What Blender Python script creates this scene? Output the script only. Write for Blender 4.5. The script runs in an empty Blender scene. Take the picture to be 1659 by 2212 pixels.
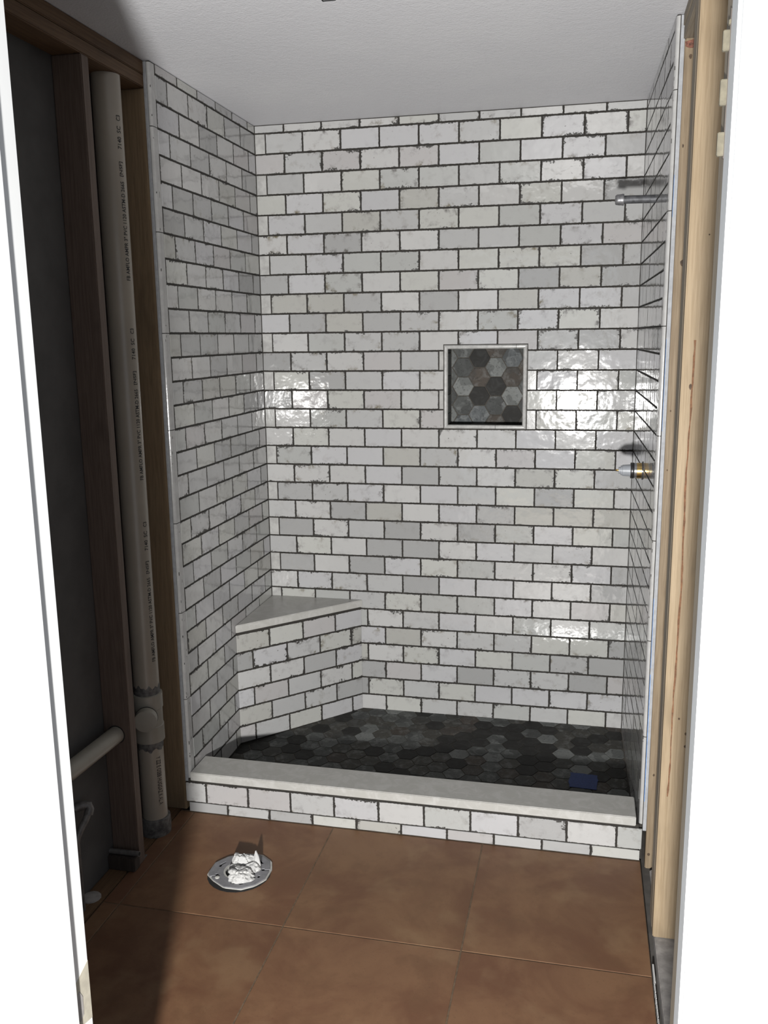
import bpy, bmesh, math, random
from mathutils import Vector, Matrix, noise

S = bpy.context.scene
C = S.collection

# ------------------------------------------------------------------ camera
cam_data = bpy.data.cameras.new('camera')
cam = bpy.data.objects.new('camera', cam_data)
C.objects.link(cam)
S.camera = cam
right, fwd, up = Vector((.97599, .21744, -.01256)), Vector((-.21571, .95707, -.19363)), Vector((-.03008, .19169, .98099))
M = Matrix((right, up, -fwd)).transposed().to_4x4()
M.translation = (1.3073, -3.5492, 1.6372)
cam.matrix_world = M
cam_data.sensor_fit = 'VERTICAL'
cam_data.sensor_height = 36.0
cam_data.lens = 36.0 * 1918.5 / 2212.0
cam_data.clip_start = .02

# ------------------------------------------------------------------ light and exposure
w = bpy.data.worlds.new('world')
S.world = w
w.use_nodes = True
w.node_tree.nodes['Background'].inputs[0].default_value = (.80, .88, 1.0, 1)
w.node_tree.nodes['Background'].inputs[1].default_value = .65
ld = bpy.data.lights.new('work_lamp_light', 'POINT')
ld.energy = 795
ld.color = (1.0, .99, .97)
ld.shadow_soft_size = .06
lamp = bpy.data.objects.new('work_lamp_light', ld)
lamp.location = (1.235, -4.4, 1.06)
C.objects.link(lamp)
S.view_settings.view_transform = 'Standard'
S.view_settings.look = 'None'
S.view_settings.exposure = 0
S.view_settings.gamma = 1
S.view_settings.use_curve_mapping = False

rng = random.Random(7)
PV, PH = .0775, .1546          # tile pitches
TW, TH = .1505, .0732          # tile size
Z0 = 2.509
CEIL = 2.464
def zr(r): return Z0 - PV * r  # height of grout line r

# ------------------------------------------------------------------ materials
class G:
    """tiny node-graph helper"""
    def __init__(s, name):
        s.m = bpy.data.materials.new(name); s.m.use_nodes = True
        s.t = s.m.node_tree
        s.b = s.t.nodes['Principled BSDF']
    def n(s, typ, **kw):
        nd = s.t.nodes.new(typ)
        for k, v in kw.items():
            if k == 'inp':
                for kk, vv in v.items(): s.put(nd.inputs[kk], vv)
            else: setattr(nd, k, v)
        return nd
    def put(s, sock, v):
        if hasattr(v, 'is_output'): s.t.links.new(v, sock)
        else: sock.default_value = v
    def math(s, op, a, b=0.0, c=0.0, clamp=False):
        nd = s.n('ShaderNodeMath', operation=op, use_clamp=clamp)
        s.put(nd.inputs[0], a); s.put(nd.inputs[1], b); s.put(nd.inputs[2], c)
        return nd.outputs[0]
    def mix(s, f, a, b, blend='MIX'):
        nd = s.n('ShaderNodeMix', data_type='RGBA', blend_type=blend)
        s.put(nd.inputs[0], f); s.put(nd.inputs[6], a); s.put(nd.inputs[7], b)
        return nd.outputs[2]
    def noise(s, vec, scale, detail=3, rough=.55, dist=0):
        nd = s.n('ShaderNodeTexNoise')
        nd.inputs['Scale'].default_value = scale; nd.inputs['Detail'].default_value = detail
        nd.inputs['Roughness'].default_value = rough; nd.inputs['Distortion'].default_value = dist
        s.put(nd.inputs['Vector'], vec)
        return nd.outputs['Fac']
    def step(s, x, lo, hi):
        nd = s.n('ShaderNodeMapRange', interpolation_type='SMOOTHSTEP')
        s.put(nd.inputs[0], x); s.put(nd.inputs[1], lo); s.put(nd.inputs[2], hi)
        nd.inputs[3].default_value = 0; nd.inputs[4].default_value = 1
        return nd.outputs[0]
    def bump(s, h, strength, dist):
        nd = s.n('ShaderNodeBump'); nd.inputs['Strength'].default_value = strength
        nd.inputs['Distance'].default_value = dist; s.put(nd.inputs['Height'], h)
        s.put(s.b.inputs['Normal'], nd.outputs[0])
    def local(s, scale=(1, 1, 1), seed=True):
        """object coordinates shifted by a per-object random offset"""
        tc = s.n('ShaderNodeTexCoord').outputs['Object']
        mp = s.n('ShaderNodeMapping'); mp.inputs['Scale'].default_value = scale
        s.put(mp.inputs['Vector'], tc)
        if not seed: return mp.outputs[0]
        oi = s.n('ShaderNodeObjectInfo').outputs['Random']
        cb = s.n('ShaderNodeCombineXYZ')
        s.put(cb.inputs[0], s.math('MULTIPLY', oi, 61.7)); s.put(cb.inputs[1], s.math('MULTIPLY', oi, 143.3))
        s.put(cb.inputs[2], s.math('MULTIPLY', oi, 17.9))
        ad = s.n('ShaderNodeVectorMath', operation='ADD')
        s.put(ad.inputs[0], mp.outputs[0]); s.put(ad.inputs[1], cb.outputs[0])
        return ad.outputs[0]
    def fin(s, col=None, rough=None, **kw):
        if col is not None: s.put(s.b.inputs['Base Color'], col)
        if rough is not None: s.put(s.b.inputs['Roughness'], rough)
        for k, v in kw.items(): s.put(s.b.inputs[k], v)
        return s.m

ALB = .74      # overall reflectance level of the surfaces
def c4(r, g=None, b=None):
    return (r * ALB, r * ALB, r * ALB, 1) if g is None else (r * ALB, g * ALB, b * ALB, 1)

def mat_wall_tile():
    g = G('glazed_tile')
    oi = g.n('ShaderNodeObjectInfo')
    p = g.local()
    raw = g.n('ShaderNodeTexCoord').outputs['Object']
    sp = g.n('ShaderNodeSeparateXYZ'); g.put(sp.inputs[0], raw)
    dx = g.math('SUBTRACT', TW / 2, g.math('ABSOLUTE', sp.outputs[0]))
    dy = g.math('SUBTRACT', TH / 2, g.math('ABSOLUTE', sp.outputs[1]))
    d = g.math('MINIMUM', dx, dy)
    wear = oi.outputs['Alpha']
    big = g.noise(p, 14, 2)
    fine = g.noise(p, 120, 4, .7)
    cloud = g.noise(p, 30, 4, .65)
    # worn dark edges: wide only where the large noise is high and the tile is a worn one
    reach = g.math('MULTIPLY', g.step(big, .50, .74), g.math('MULTIPLY', wear, .024))
    reach = g.math('MULTIPLY', reach, g.step(fine, .35, .75))
    reach = g.math('ADD', reach, g.math('MULTIPLY', g.math('SUBTRACT', fine, .25), .0052))
    edge = g.math('SUBTRACT', 1.0, g.step(g.math('SUBTRACT', d, reach), -.0003, .0007))
    # soft grey-brown smudges, stronger near edges
    near = g.math('SUBTRACT', 1.0, g.step(d, 0, .022))
    sm = g.math('MULTIPLY', g.step(cloud, .50, .74), g.math('ADD', .30, g.math('MULTIPLY', near, .9)))
    sm = g.math('MULTIPLY', sm, g.math('ADD', .16, g.math('MULTIPLY', wear, .95)), clamp=True)
    spots = g.math('MULTIPLY', g.step(g.noise(p, 95, 2), .715, .76), g.math('MULTIPLY', wear, .75))
    col = g.mix(g.step(cloud, .3, .7), oi.outputs['Color'], g.mix(.07, oi.outputs['Color'], c4(.5, .5, .52)))
    hue = g.mix(g.step(g.noise(p, 9, 1), .45, .6), c4(.16, .15, .14), c4(.18, .155, .10))
    col = g.mix(sm, col, hue)
    col = g.mix(spots, col, c4(.07, .062, .05))
    col = g.mix(edge, col, c4(.026, .023, .019))
    wav = g.math('ADD', g.noise(p, 22, 2, .45), g.math('MULTIPLY', g.noise(p, 70, 2), .10))
    g.bump(wav, .8, .0016)
    return g.fin(col, g.math('ADD', .07, g.math('MULTIPLY', edge, .5)), **{'IOR': 1.62})

def mat_plain(name, col, rough=.5, metal=0, nscale=40, amp=.12, bump=0, stretch=(1, 1, 1)):
    g = G(name)
    p = g.local(stretch)
    f = g.noise(p, nscale, 4, .6)
    lo = tuple(x * (1 - amp) for x in col); hi = tuple(min(1, x * (1 + amp)) for x in col)
    if bump: g.bump(f, .5, bump)
    return g.fin(g.mix(g.step(f, .3, .7), c4(*lo), c4(*hi)), rough, Metallic=metal)

def mat_hex():
    g = G('slate_hexagon')
    oi = g.n('ShaderNodeObjectInfo')
    p = g.local()
    a = g.noise(p, 28, 5, .65, .6); b = g.noise(p, 11, 2, .5)
    tone = oi.outputs['Color']
    lightc = g.mix(.55, tone, c4(.27, .28, .275))
    col = g.mix(g.math('MULTIPLY', g.step(a, .45, .66), oi.outputs['Alpha']), tone, lightc)
    col = g.mix(g.math('MULTIPLY', g.step(b, .54, .56), oi.outputs['Alpha']), col, g.mix(.7, tone, c4(.045, .047, .046)))
    col = g.mix(g.step(g.noise(p, 110, 4, .7), .52, .68), col, g.mix(.55, col, c4(.02)))
    g.bump(a, .4, .001)
    return g.fin(col, .66, **{'Specular IOR Level': .22})

def mat_floor_tile():
    g = G('terracotta_floor_tile')
    oi = g.n('ShaderNodeObjectInfo')
    p = g.local()
    a = g.noise(p, 4.2, 5, .62, .5); b = g.noise(p, 9, 4, .65); d = g.noise(p, 160, 3, .7)
    col = g.mix(g.step(a, .35, .66), c4(.172, .078, .038), c4(.245, .129, .064))
    col = g.mix(g.math('MULTIPLY', g.step(b, .50, .70), .60), col, c4(.175, .088, .042))
    col = g.mix(g.math('MULTIPLY', g.step(g.noise(p, 6.5, 3), .53, .68), .35), col, c4(.32, .20, .105))
    col = g.mix(g.math('MULTIPLY', g.step(d, .58, .74), .35), col, c4(.09, .05, .03))
    col = g.mix(1.0, col, oi.outputs['Color'], 'MULTIPLY')
    g.bump(g.math('ADD', g.noise(p, 18, 4), g.math('MULTIPLY', d, .25)), .25, .002)
    return g.fin(col, .58)

def mat_wood(name, light, dark, rough=.7):
    g = G(name)
    p = g.local((42, 42, 1.6))
    f = g.noise(p, 4.5, 4, .6, .4)
    fine = g.noise(g.local((160, 160, 3)), 3, 3, .6)
    blot = g.noise(g.local((3, 3, 1.2)), 3, 3)
    col = g.mix(g.step(f, .35, .7), c4(*light), c4(*dark))
    col = g.mix(g.math('MULTIPLY', g.step(fine, .5, .75), .35), col, c4(*[x * .6 for x in dark]))
    col = g.mix(g.math('MULTIPLY', g.step(blot, .56, .72), .45), col, c4(*[x * .62 for x in dark]))
    g.bump(fine, .3, .0008)
    return g.fin(col, rough)

def mat_stone():
    g = G('pale_stone')
    p = g.local()
    f = g.noise(p, 24, 5, .65, .8); v = g.noise(p, 110, 3, .7)
    col = g.mix(g.step(f, .40, .66), c4(.50, .49, .46), c4(.58, .57, .545))
    col = g.mix(g.math('MULTIPLY', g.step(v, .58, .72), .5), col, c4(.44, .42, .39))
    return g.fin(col, .34)

def mat_ceiling():
    g = G('textured_ceiling_paint')
    tc = g.local(seed=False)
    f = g.noise(tc, 140, 3, .6); s2 = g.noise(tc, 300, 2)
    col = g.mix(g.step(g.noise(tc, 3, 3), .4, .7), c4(.79, .79, .82), c4(.825, .825, .85))
    col = g.mix(g.math('MULTIPLY', g.step(s2, .68, .76), .6), col, c4(.9))
    g.bump(g.math('ADD', f, g.math('MULTIPLY', g.noise(tc, 45, 2), .7)), .55, .0026)
    return g.fin(col, g.mix(g.step(s2, .66, .74), (.55, .55, .55, 1), (.18, .18, .18, 1)))

T_TILE = mat_wall_tile()
T_HEX = mat_hex()
T_OFF = mat_plain('glazed_offcut', (.49, .485, .47), .12, 0, 30, .15, .0006)
T_FLOOR = mat_floor_tile()
T_STONE = mat_stone()
T_CEIL = mat_ceiling()
T_GROUT = mat_plain('dark_grout', (.034, .030, .025), .9, 0, 120, .25)
T_HGROUT = mat_plain('grey_brown_grout', (.085, .075, .062), .9, 0, 120, .2)
T_FGROUT = mat_plain('brown_floor_grout', (.16, .105, .062), .9, 0, 90, .25)
T_BOARD = mat_plain('cement_board', (.42, .43, .45), .85, 0, 60, .10)
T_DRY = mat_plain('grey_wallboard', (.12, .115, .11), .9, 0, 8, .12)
T_GLAZE = mat_plain('white_glazed_trim', (.50, .495, .485), .14, 0, 30, .07, .0006)
T_STUD = mat_wood('fresh_lumber', (.42, .318, .20), (.335, .245, .145))
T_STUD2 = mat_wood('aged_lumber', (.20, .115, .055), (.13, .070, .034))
T_STUD3 = mat_wood('yellow_lumber', (.31, .235, .15), (.225, .16, .095))
T_STUD6 = mat_wood('weathered_lumber', (.33, .28, .21), (.25, .205, .15))
T_DARKWOOD = mat_wood('dark_scrap_wood', (.075, .06, .05), (.05, .038, .03))
T_WHITE = mat_plain('white_gloss_paint', (.86, .865, .86), .35, 0, 5, .02)
T_CASE = mat_plain('white_casing_paint', (.88, .88, .875), .4, 0, 5, .01)
T_DIMWHITE = mat_plain('dimmed_white_paint', (.74, .76, .77), .6, 0, 12, .04)  # white jamb paint, greyed in colour for light grazing its face
T_BEIGE = mat_plain('bare_beige_wood', (.50, .46, .37), .8, 0, 40, .12)
T_TORN = mat_plain('beige_torn_board', (.135, .12, .085), .85, 0, 90, .15)
T_PVC = mat_plain('cream_plastic_pipe', (.46, .41, .34), .30, 0, 7, .05)
T_PVC2 = mat_plain('grey_cream_plastic', (.42, .39, .33), .38, 0, 12, .06)
T_PRIME = mat_plain('primer_stain_and_hub_shade', (.15, .145, .14), .5, 0, 60, .5)
T_INK = mat_plain('black_print', (.02, .02, .022), .6, 0, 40, .1)
T_RING = mat_plain('dark_gap', (.015, .015, .015), .8, 0, 40, .1)  # near-black, also stands in for the shade inside holes and gaps
T_GALV = mat_plain('dull_galvanised_metal', (.105, .107, .115), .55, .35, 60, .4, .0006)
T_CAPM = mat_plain('bright_cast_metal', (.26, .26, .27), .42, .6, 90, .3, .0008)
T_CHROME = mat_plain('brushed_valve_metal', (.40, .41, .43), .28, .8, 60, .1)
T_DKMETAL = mat_plain('dark_metal', (.06, .06, .062), .35, .7, 60, .2)
T_GREYPL = mat_plain('grey_cartridge_plastic', (.36, .38, .41), .4, 0, 60, .06)
T_BRASS = mat_plain('brass', (.72, .50, .20), .28, 1, 80, .12)
T_BLUE = mat_plain('blue_masking_tape', (.028, .055, .19), .75, 0, 180, .18, .0004)
T_BLUE2 = mat_plain('light_blue_tape', (.20, .33, .60), .75, 0, 60, .2)
T_STEEL = mat_plain('grey_steel', (.31, .308, .325), .5, .2, 50, .12)
T_PAPER = mat_plain('white_tissue_paper', (.66, .655, .64), .85, 0, 60, .05)
T_RIM = mat_plain('off_white_plastic_rim', (.60, .59, .55), .5, 0, 60, .1)
T_COPPER = mat_plain('dull_grey_pipe', (.21, .20, .19), .45, .3, 50, .25)
T_CONC = mat_plain('grey_concrete', (.40, .375, .355), .92, 0, 30, .22, .001)
T_RED = mat_plain('red_marking_paint', (.19, .075, .05), .8, 0, 160, .6)
T_KNOT = mat_plain('dark_knot', (.09, .055, .03), .75, 0, 120, .4)

# ------------------------------------------------------------------ mesh helpers
def link(name, me, m, parent=None, mw=None):
    o = bpy.data.objects.new(name, me)
    C.objects.link(o)
    if m is not None and me is not None and not me.materials: me.materials.append(m)
    if parent is not None: o.parent = parent
    if mw is not None: o.matrix_world = mw
    return o

def obj(name, bm, m, parent=None, mw=None, smooth=False):
    bmesh.ops.recalc_face_normals(bm, faces=bm.faces)
    me = bpy.data.meshes.new(name)
    bm.to_mesh(me); bm.free()
    if smooth:
        for p in me.polygons: p.use_smooth = True
        me.set_sharp_from_angle(angle=math.radians(38))
    return link(name, me, m, parent, mw)

def empty(name, loc, label, cat, group=None):
    o = bpy.data.objects.new(name, None); C.objects.link(o)
    o.location = loc; o['label'] = label; o['category'] = cat
    if group: o['group'] = group
    o.empty_display_size = .05
    bpy.context.view_layer.update()
    return o

def tag(o, label, cat, group=None):
    o['label'] = label; o['category'] = cat
    if group: o['group'] = group
    return o

def child(name, bm, m, root, smooth=False):
    """bm is in world coordinates; becomes a child of root"""
    off = root.location.copy()
    bmesh.ops.translate(bm, verts=bm.verts, vec=-off)
    return obj(name, bm, m, root, None, smooth)

def struct(o):
    o['kind'] = 'structure'
    return o

def box(bm, x0, x1, y0, y1, z0, z1, bev=0):
    vs = [bm.verts.new((x, y, z)) for z in (z0, z1) for y in (y0, y1) for x in (x0, x1)]
    fs = [bm.faces.new([vs[i] for i in f]) for f in ((0, 2, 3, 1), (4, 5, 7, 6), (0, 1, 5, 4), (2, 6, 7, 3), (0, 4, 6, 2), (1, 3, 7, 5))]
    if bev:
        es = list({e for f in fs for e in f.edges})
        bmesh.ops.bevel(bm, geom=es, offset=bev, segments=2, affect='EDGES')
    return bm

def B(*a, **k): return box(bmesh.new(), *a, **k)

def tube(bm, pts, r, n=20, cap=True):
    """round tube through pts; r is one radius or one per point"""
    pts = [Vector(p) for p in pts]
    rs = r if isinstance(r, (list, tuple)) else [r] * len(pts)
    rings = []
    prev = None
    for i, p in enumerate(pts):
        t = (pts[min(i + 1, len(pts) - 1)] - pts[max(i - 1, 0)]).normalized()
        if prev is None:
            a = t.orthogonal().normalized()
        else:
            a = (prev - t * prev.dot(t)).normalized()
        prev = a
        b = t.cross(a)
        rings.append([bm.verts.new(p + (a * math.cos(q) + b * math.sin(q)) * rs[i]) for q in [2 * math.pi * k / n for k in range(n)]])
    for u, v in zip(rings, rings[1:]):
        for k in range(n): bm.faces.new((u[k], u[(k + 1) % n], v[(k + 1) % n], v[k]))
    if cap:
        bm.faces.new(rings[0][::-1]); bm.faces.new(rings[-1])
    return bm

def lathe(bm, origin, axis, prof, n=24):
    """prof: (distance along axis, radius)"""
    o = Vector(origin); ax = Vector(axis).normalized()
    a = ax.orthogonal().normalized(); b = ax.cross(a)
    rings = []
    for d, r in prof:
        rings.append([bm.verts.new(o + ax * d + (a * math.cos(q) + b * math.sin(q)) * r) for q in [2 * math.pi * k / n for k in range(n)]])
    for u, v in zip(rings, rings[1:]):
        for k in range(n): bm.faces.new((u[k], u[(k + 1) % n], v[(k + 1) % n], v[k]))
    bm.faces.new(rings[0][::-1]); bm.faces.new(rings[-1])
    return bm

def slab_poly(poly, t, bev, jit=0, r=None, sub=0):
    """flat piece with outline poly (2-D, counter-clockwise): front face at local z = 0, back at -t, edges chamfered"""
    pts = []
    n = len(poly)
    for i in range(n):
        a, b = Vector(poly[i]), Vector(poly[(i + 1) % n])
        k = 1
        if sub: k = max(1, int(round((b - a).length / sub)))
        for j in range(k):
            p = a.lerp(b, j / k)
            if jit: p = p + Vector((r.uniform(-jit, jit), r.uniform(-jit, jit)))
            pts.append(p)
    bm = bmesh.new()
    N = len(pts)
    inner = []
    for i in range(N):
        p, q, s = pts[i - 1], pts[i], pts[(i + 1) % N]
        e1, e2 = (q - p), (s - q)
        e1 = e1.normalized() if e1.length > 1e-9 else Vector((1, 0))
        e2 = e2.normalized() if e2.length > 1e-9 else e1
        n1, n2 = Vector((-e1.y, e1.x)), Vector((-e2.y, e2.x))
        den = 1 + n1.dot(n2)
        inner.append(q + (n1 + n2) / max(den, .35) * bev)
    A = [bm.verts.new((p.x, p.y, -t)) for p in pts]
    Bv = [bm.verts.new((p.x, p.y, -bev * .8)) for p in pts]
    D = [bm.verts.new((p.x, p.y, 0)) for p in inner]
    for i in range(N):
        j = (i + 1) % N
        bm.faces.new((A[i], A[j], Bv[j], Bv[i])); bm.faces.new((Bv[i], Bv[j], D[j], D[i]))
    bm.faces.new(D)
    me = bpy.data.meshes.new('piece')
    bm.to_mesh(me); bm.free()
    return me

def clip(poly, a, b, c):
    """keep a*x + b*y <= c"""
    out = []
    for i in range(len(poly)):
        p, q = poly[i], poly[(i + 1) % len(poly)]
        dp, dq = a * p[0] + b * p[1] - c, a * q[0] + b * q[1] - c
        if dp <= 0: out.append(p)
        if (dp < 0 < dq) or (dq < 0 < dp):
            t = dp / (dp - dq)
            out.append((p[0] + (q[0] - p[0]) * t, p[1] + (q[1] - p[1]) * t))
    return out

def area(p):
    return abs(sum(p[i][0] * p[(i + 1) % len(p)][1] - p[(i + 1) % len(p)][0] * p[i][1] for i in range(len(p)))) / 2

def frame(origin, u, nrm):
    u = Vector(u).normalized(); nn = Vector(nrm).normalized(); v = nn.cross(u)
    m = Matrix((u, v, nn)).transposed().to_4x4()
    m.translation = Vector(origin)
    return m

# ------------------------------------------------------------------ glazed brick tiles
rt = random.Random(12)
FULL = []
for k in range(6):
    FULL.append(slab_poly([(-TW / 2, -TH / 2), (TW / 2, -TH / 2), (TW / 2, TH / 2), (-TW / 2, TH / 2)], .006, .0011, .0006, rt, .031))
for me in FULL: me.materials.append(T_TILE)
TONES = [((.555, .55, .54), 7), ((.525, .522, .53), 5), ((.535, .535, .505), 5), ((.455, .46, .445), 4), ((.415, .415, .41), 3),
         ((.485, .485, .48), 5), ((.37, .37, .365), 1), ((.485, .47, .465), 2), ((.46, .455, .425), 2)]
BAG = [t for t, k in TONES for _ in range(k)]
def tone(o, r, plain=1.0):
    c = r.choice(BAG)
    j = r.uniform(.96, 1.04)
    wear = r.choice((.08, .15, .25, .35, .45, .6, .75, .9, 1.0)) * plain
    j *= ALB; o.color = (c[0] * j, c[1] * j, c[2] * j, wear)

def tile_field(parent, fr, u0, u1, rows, first, hole=None, skip=None, limit=300, plain=1.0, seed=1, vtop=None, vbot=None, minw=.016):
    """running-bond field. fr: frame whose u runs along the wall and v up (v = height). first(k): position of one joint of row k"""
    r = random.Random(seed)
    items = []
    for k in rows:
        hi = zr(k); lo = zr(k + 1)
        j0 = first(k)
        n0 = math.floor((u0 - j0) / PH)
        n1 = math.ceil((u1 - j0) / PH)
        for i in range(n0, n1):
            cu, cv = j0 + (i + .5) * PH, (hi + lo) / 2
            a, b = max(cu - TW / 2, u0 + .0012), min(cu + TW / 2, u1 - .0012)
            c, d = max(cv - TH / 2, vbot if vbot is not None else -9), min(cv + TH / 2, vtop if vtop is not None else 9)
            if b - a < .004 or d - c < .004: continue
            poly = [(a, c), (b, c), (b, d), (a, d)]
            if hole:
                hx0, hx1, hz0, hz1 = hole
                if a < hx1 and b > hx0 and c < hz1 and d > hz0:
                    L, Rr = a < hx0, b > hx1
                    T, Bt = d > hz1, c < hz0
                    if not (L or Rr or T or Bt): continue
                    if T and not (L or Rr): poly = [(a, hz1), (b, hz1), (b, d), (a, d)]
                    elif L and not T: poly = [(a, c), (hx0, c), (hx0, d), (a, d)]
                    elif Rr and not T: poly = [(hx1, c), (b, c), (b, d), (hx1, d)]
                    elif T and L: poly = [(a, c), (hx0, c), (hx0, hz1), (b, hz1), (b, d), (a, d)]
                    elif T and Rr: poly = [(a, hz1), (hx1, hz1), (hx1, c), (b, c), (b, d), (a, d)]
            if skip and skip(poly): continue
            full = abs(b - a - TW) < 1e-6 and abs(d - c - TH) < 1e-6 and len(poly) == 4 and poly[0] == (a, c) and poly[2] == (b, d)
            items.append((area(poly), cu, cv, poly, full))
    items.sort(key=lambda q: -q[0])
    rest = []
    for idx, (ar, cu, cv, poly, full) in enumerate(items):
        wmin = min(max(p[0] for p in poly) - min(p[0] for p in poly), max(p[1] for p in poly) - min(p[1] for p in poly))
        mw = fr @ Matrix.Translation((cu, cv, 0))
        if full:
            me = r.choice(FULL)
            flip = r.random() < .5
            if flip: mw = mw @ Matrix.Rotation(math.pi, 4, 'Z')
        else:
            me = slab_poly([(p[0] - cu, p[1] - cv) for p in poly], .006, .0010, .0004, r, .04)
        mw = mw @ Matrix.Translation((0, 0, r.uniform(-.0004, .0004))) @ Matrix.Rotation(r.uniform(-.004, .004), 4, 'X') @ Matrix.Rotation(r.uniform(-.003, .003), 4, 'Y')
        if idx >= limit or wmin < minw:
            rest.append((me, mw)); continue
        o = link('tile', me, T_TILE, parent, mw)
        tone(o, r, plain)
    if rest:
        bm = bmesh.new()
        for me, mw in rest:
            b2 = bmesh.new(); b2.from_mesh(me); b2.transform(mw)
            tmp = bpy.data.meshes.new('tmp'); b2.to_mesh(tmp); b2.free()
            bm.from_mesh(tmp)
        me = bpy.data.meshes.new('tile_offcut'); bm.to_mesh(me); bm.free()
        me.materials.clear(); o = link('tile_offcut', me, T_OFF, parent)
        o['kind'] = 'stuff'

# ------------------------------------------------------------------ room shell
W0, LT = 1.499, .8526                       # back wall width, tiled depth
RD = Vector((.020, -1, 0)).normalized()     # the right wall runs slightly outwards
RN = Vector((-1, -.020, 0)).normalized()

T_SLAB = mat_plain('dark_subfloor', (.11, .10, .09), .9, 0, 20, .2)
floor = struct(obj('floor', B(-.30, 2.2, -5.4, .15, -.08, -.020), T_SLAB))
bed = obj('grout_bed', B(-.043, 1.525, -2.398, -.888, -.020, -.0012), T_FGROUT, floor)
xs = [-.043, .011, .519, 1.027, 1.526]
ys = [-2.397, -1.935, -1.4265, -.8975]
rf = random.Random(3)
for i in range(4):
    for j in range(3):
        x0, x1, y0, y1 = xs[i] + .0022, xs[i + 1] - .0022, ys[j] + .0022, ys[j + 1] - .0022
        cx, cy = (x0 + x1) / 2, (y0 + y1) / 2
        me = slab_poly([(x0 - cx, y0 - cy), (x1 - cx, y0 - cy), (x1 - cx, y1 - cy), (x0 - cx, y1 - cy)], .008, .0008)
        o = link('floor_tile', me, T_FLOOR, floor, Matrix.Translation((cx, cy, 0)))
        k = rf.uniform(.93, 1.07); o.color = (k, k * rf.uniform(.98, 1.02), k, 1)

ceil_bm = B(-.130, 1.65, -2.40, .05, CEIL, CEIL + .03)
ceiling = struct(obj('ceiling', ceil_bm, T_CEIL))

# back wall: grout bed with an opening for the niche
NX0, NX1, NZ0, NZ1 = .757, 1.0905, 1.268, 1.604
bm = bmesh.new()
y0, y1 = .0024, .14
for a in ((-.13, NX0 + .012, y0, y1, 0, CEIL), (NX1 - .012, 1.65, y0, y1, 0, CEIL), (NX0 + .012, NX1 - .012, y0, y1, 0, NZ0 + .012), (NX0 + .012, NX1 - .012, y0, y1, NZ1 - .012, CEIL)):
    box(bm, *a)
wall_back = struct(obj('wall_back', bm, T_GROUT))
X0 = .0436
tile_field(wall_back, frame((0, 0, 0), (1, 0, 0), (0, -1, 0)), 0, W0, range(0, 32), lambda k: X0 + (0 if k % 2 else .5 * PH),
           hole=(NX0, NX1, NZ0, NZ1), skip=lambda p: max(q[0] for q in p) < .395 and max(q[1] for q in p) < .50, vtop=CEIL - .003, vbot=.036, seed=21)

# left wall: grout bed on cement board, in front of a stud frame
wall_left = struct(obj('wall_left', B(-.012, -.0024, -.883, .002, 0, CEIL - .002), T_GROUT))
obj('cement_board', B(-.0225, -.012, -.886, .002, .110, CEIL - .004), T_BOARD, wall_left)
LF = frame((0, -LT, 0), (0, 1, 0), (1, 0, 0))
tile_field(wall_left, LF, 0, LT - .003, range(0, 32), lambda k: (0 if k % 2 == 0 else .5 * PH),
           skip=lambda p: min(q[0] for q in p) > LT - .41 and max(q[1] for q in p) < .50, vtop=CEIL - .003, vbot=.036, plain=.75, seed=5)

# right wall
RF = frame((W0, 0, 0), RD, RN)
bm = bmesh.new(); box(bm, 0, .883, 0, CEIL - .002, -.0125, -.0024); bm.transform(RF)
wall_right = struct(obj('wall_right', bm, T_GROUT))
bm = bmesh.new(); box(bm, 0, .886, .100, CEIL - .004, -.024, -.0125); bm.transform(RF)
obj('cement_board', bm, T_BOARD, wall_right)
tile_field(wall_right, RF, .002, LT + .001, range(0, 32), lambda k: LT + (0 if k % 2 == 0 else -.5 * PH), vtop=CEIL - .003, vbot=.036, plain=.45, seed=9)

# bullnose edge pieces of both side walls: rounded outer edge, four rows long
def bull_mesh(h, wd, sgn):
    bm = bmesh.new()
    prof = [(0, -.0075), (0, -.0008), (.0008, 0)]
    R_ = .0085
    for q in range(0, 7):
        a = math.pi / 2 * q / 6
        prof.append((wd - R_ + R_ * math.sin(a), -R_ + R_ * math.cos(a)))
    prof.append((wd, -.0100))
    prof.append((0.0, -.0100))
    lo = [bm.verts.new((sgn * x, 0, z)) for x, z in prof]; hi = [bm.verts.new((sgn * x, h, z)) for x, z in prof]
    n = len(prof)
    for i in range(n): bm.faces.new((lo[i], lo[(i + 1) % n], hi[(i + 1) % n], hi[i]))
    bm.faces.new(lo); bm.faces.new(hi)
    bmesh.ops.recalc_face_normals(bm, faces=bm.faces)
    me = bpy.data.meshes.new('bullnose'); bm.to_mesh(me); bm.free()
    me.materials.append(T_GLAZE)
    return me
marks = [zr(3 + 4 * k) for k in range(-1, 8)]
for fr_, sgn, uo, wall, zb in ((LF, -1, -.0022, wall_left, .122), (RF, 1, LT + .0022, wall_right, .122)):
    zs = [CEIL - .004] + [m_ for m_ in marks if zb + .03 < m_ < CEIL - .03] + [zb]
    for hi, lo in zip(zs, zs[1:]):
        me = bull_mesh(hi - lo - .0025, .0325, sgn)
        link('bullnose_tile', me, T_GLAZE, wall, fr_ @ Matrix.Translation((uo, lo + .0012, 0)))
    # grout smears on the edge pieces
    rr = random.Random(17 + sgn)
    bm = bmesh.new()
    for k in range(46):
        z = rr.uniform(.2, 2.42); u = uo + sgn * rr.choice((.026, .0275, .029, .012, .022))
        s = rr.uniform(.0008, .0022); hh = rr.uniform(.002, .012)
        box(bm, u - s / 2, u + s / 2, z, z + hh, -.004, .0004 if abs(u - uo) < .0245 else -.0006)
    bm.transform(fr_)
    o = obj('grout_smear', bm, T_GROUT, wall); o['kind'] = 'stuff'
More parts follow.
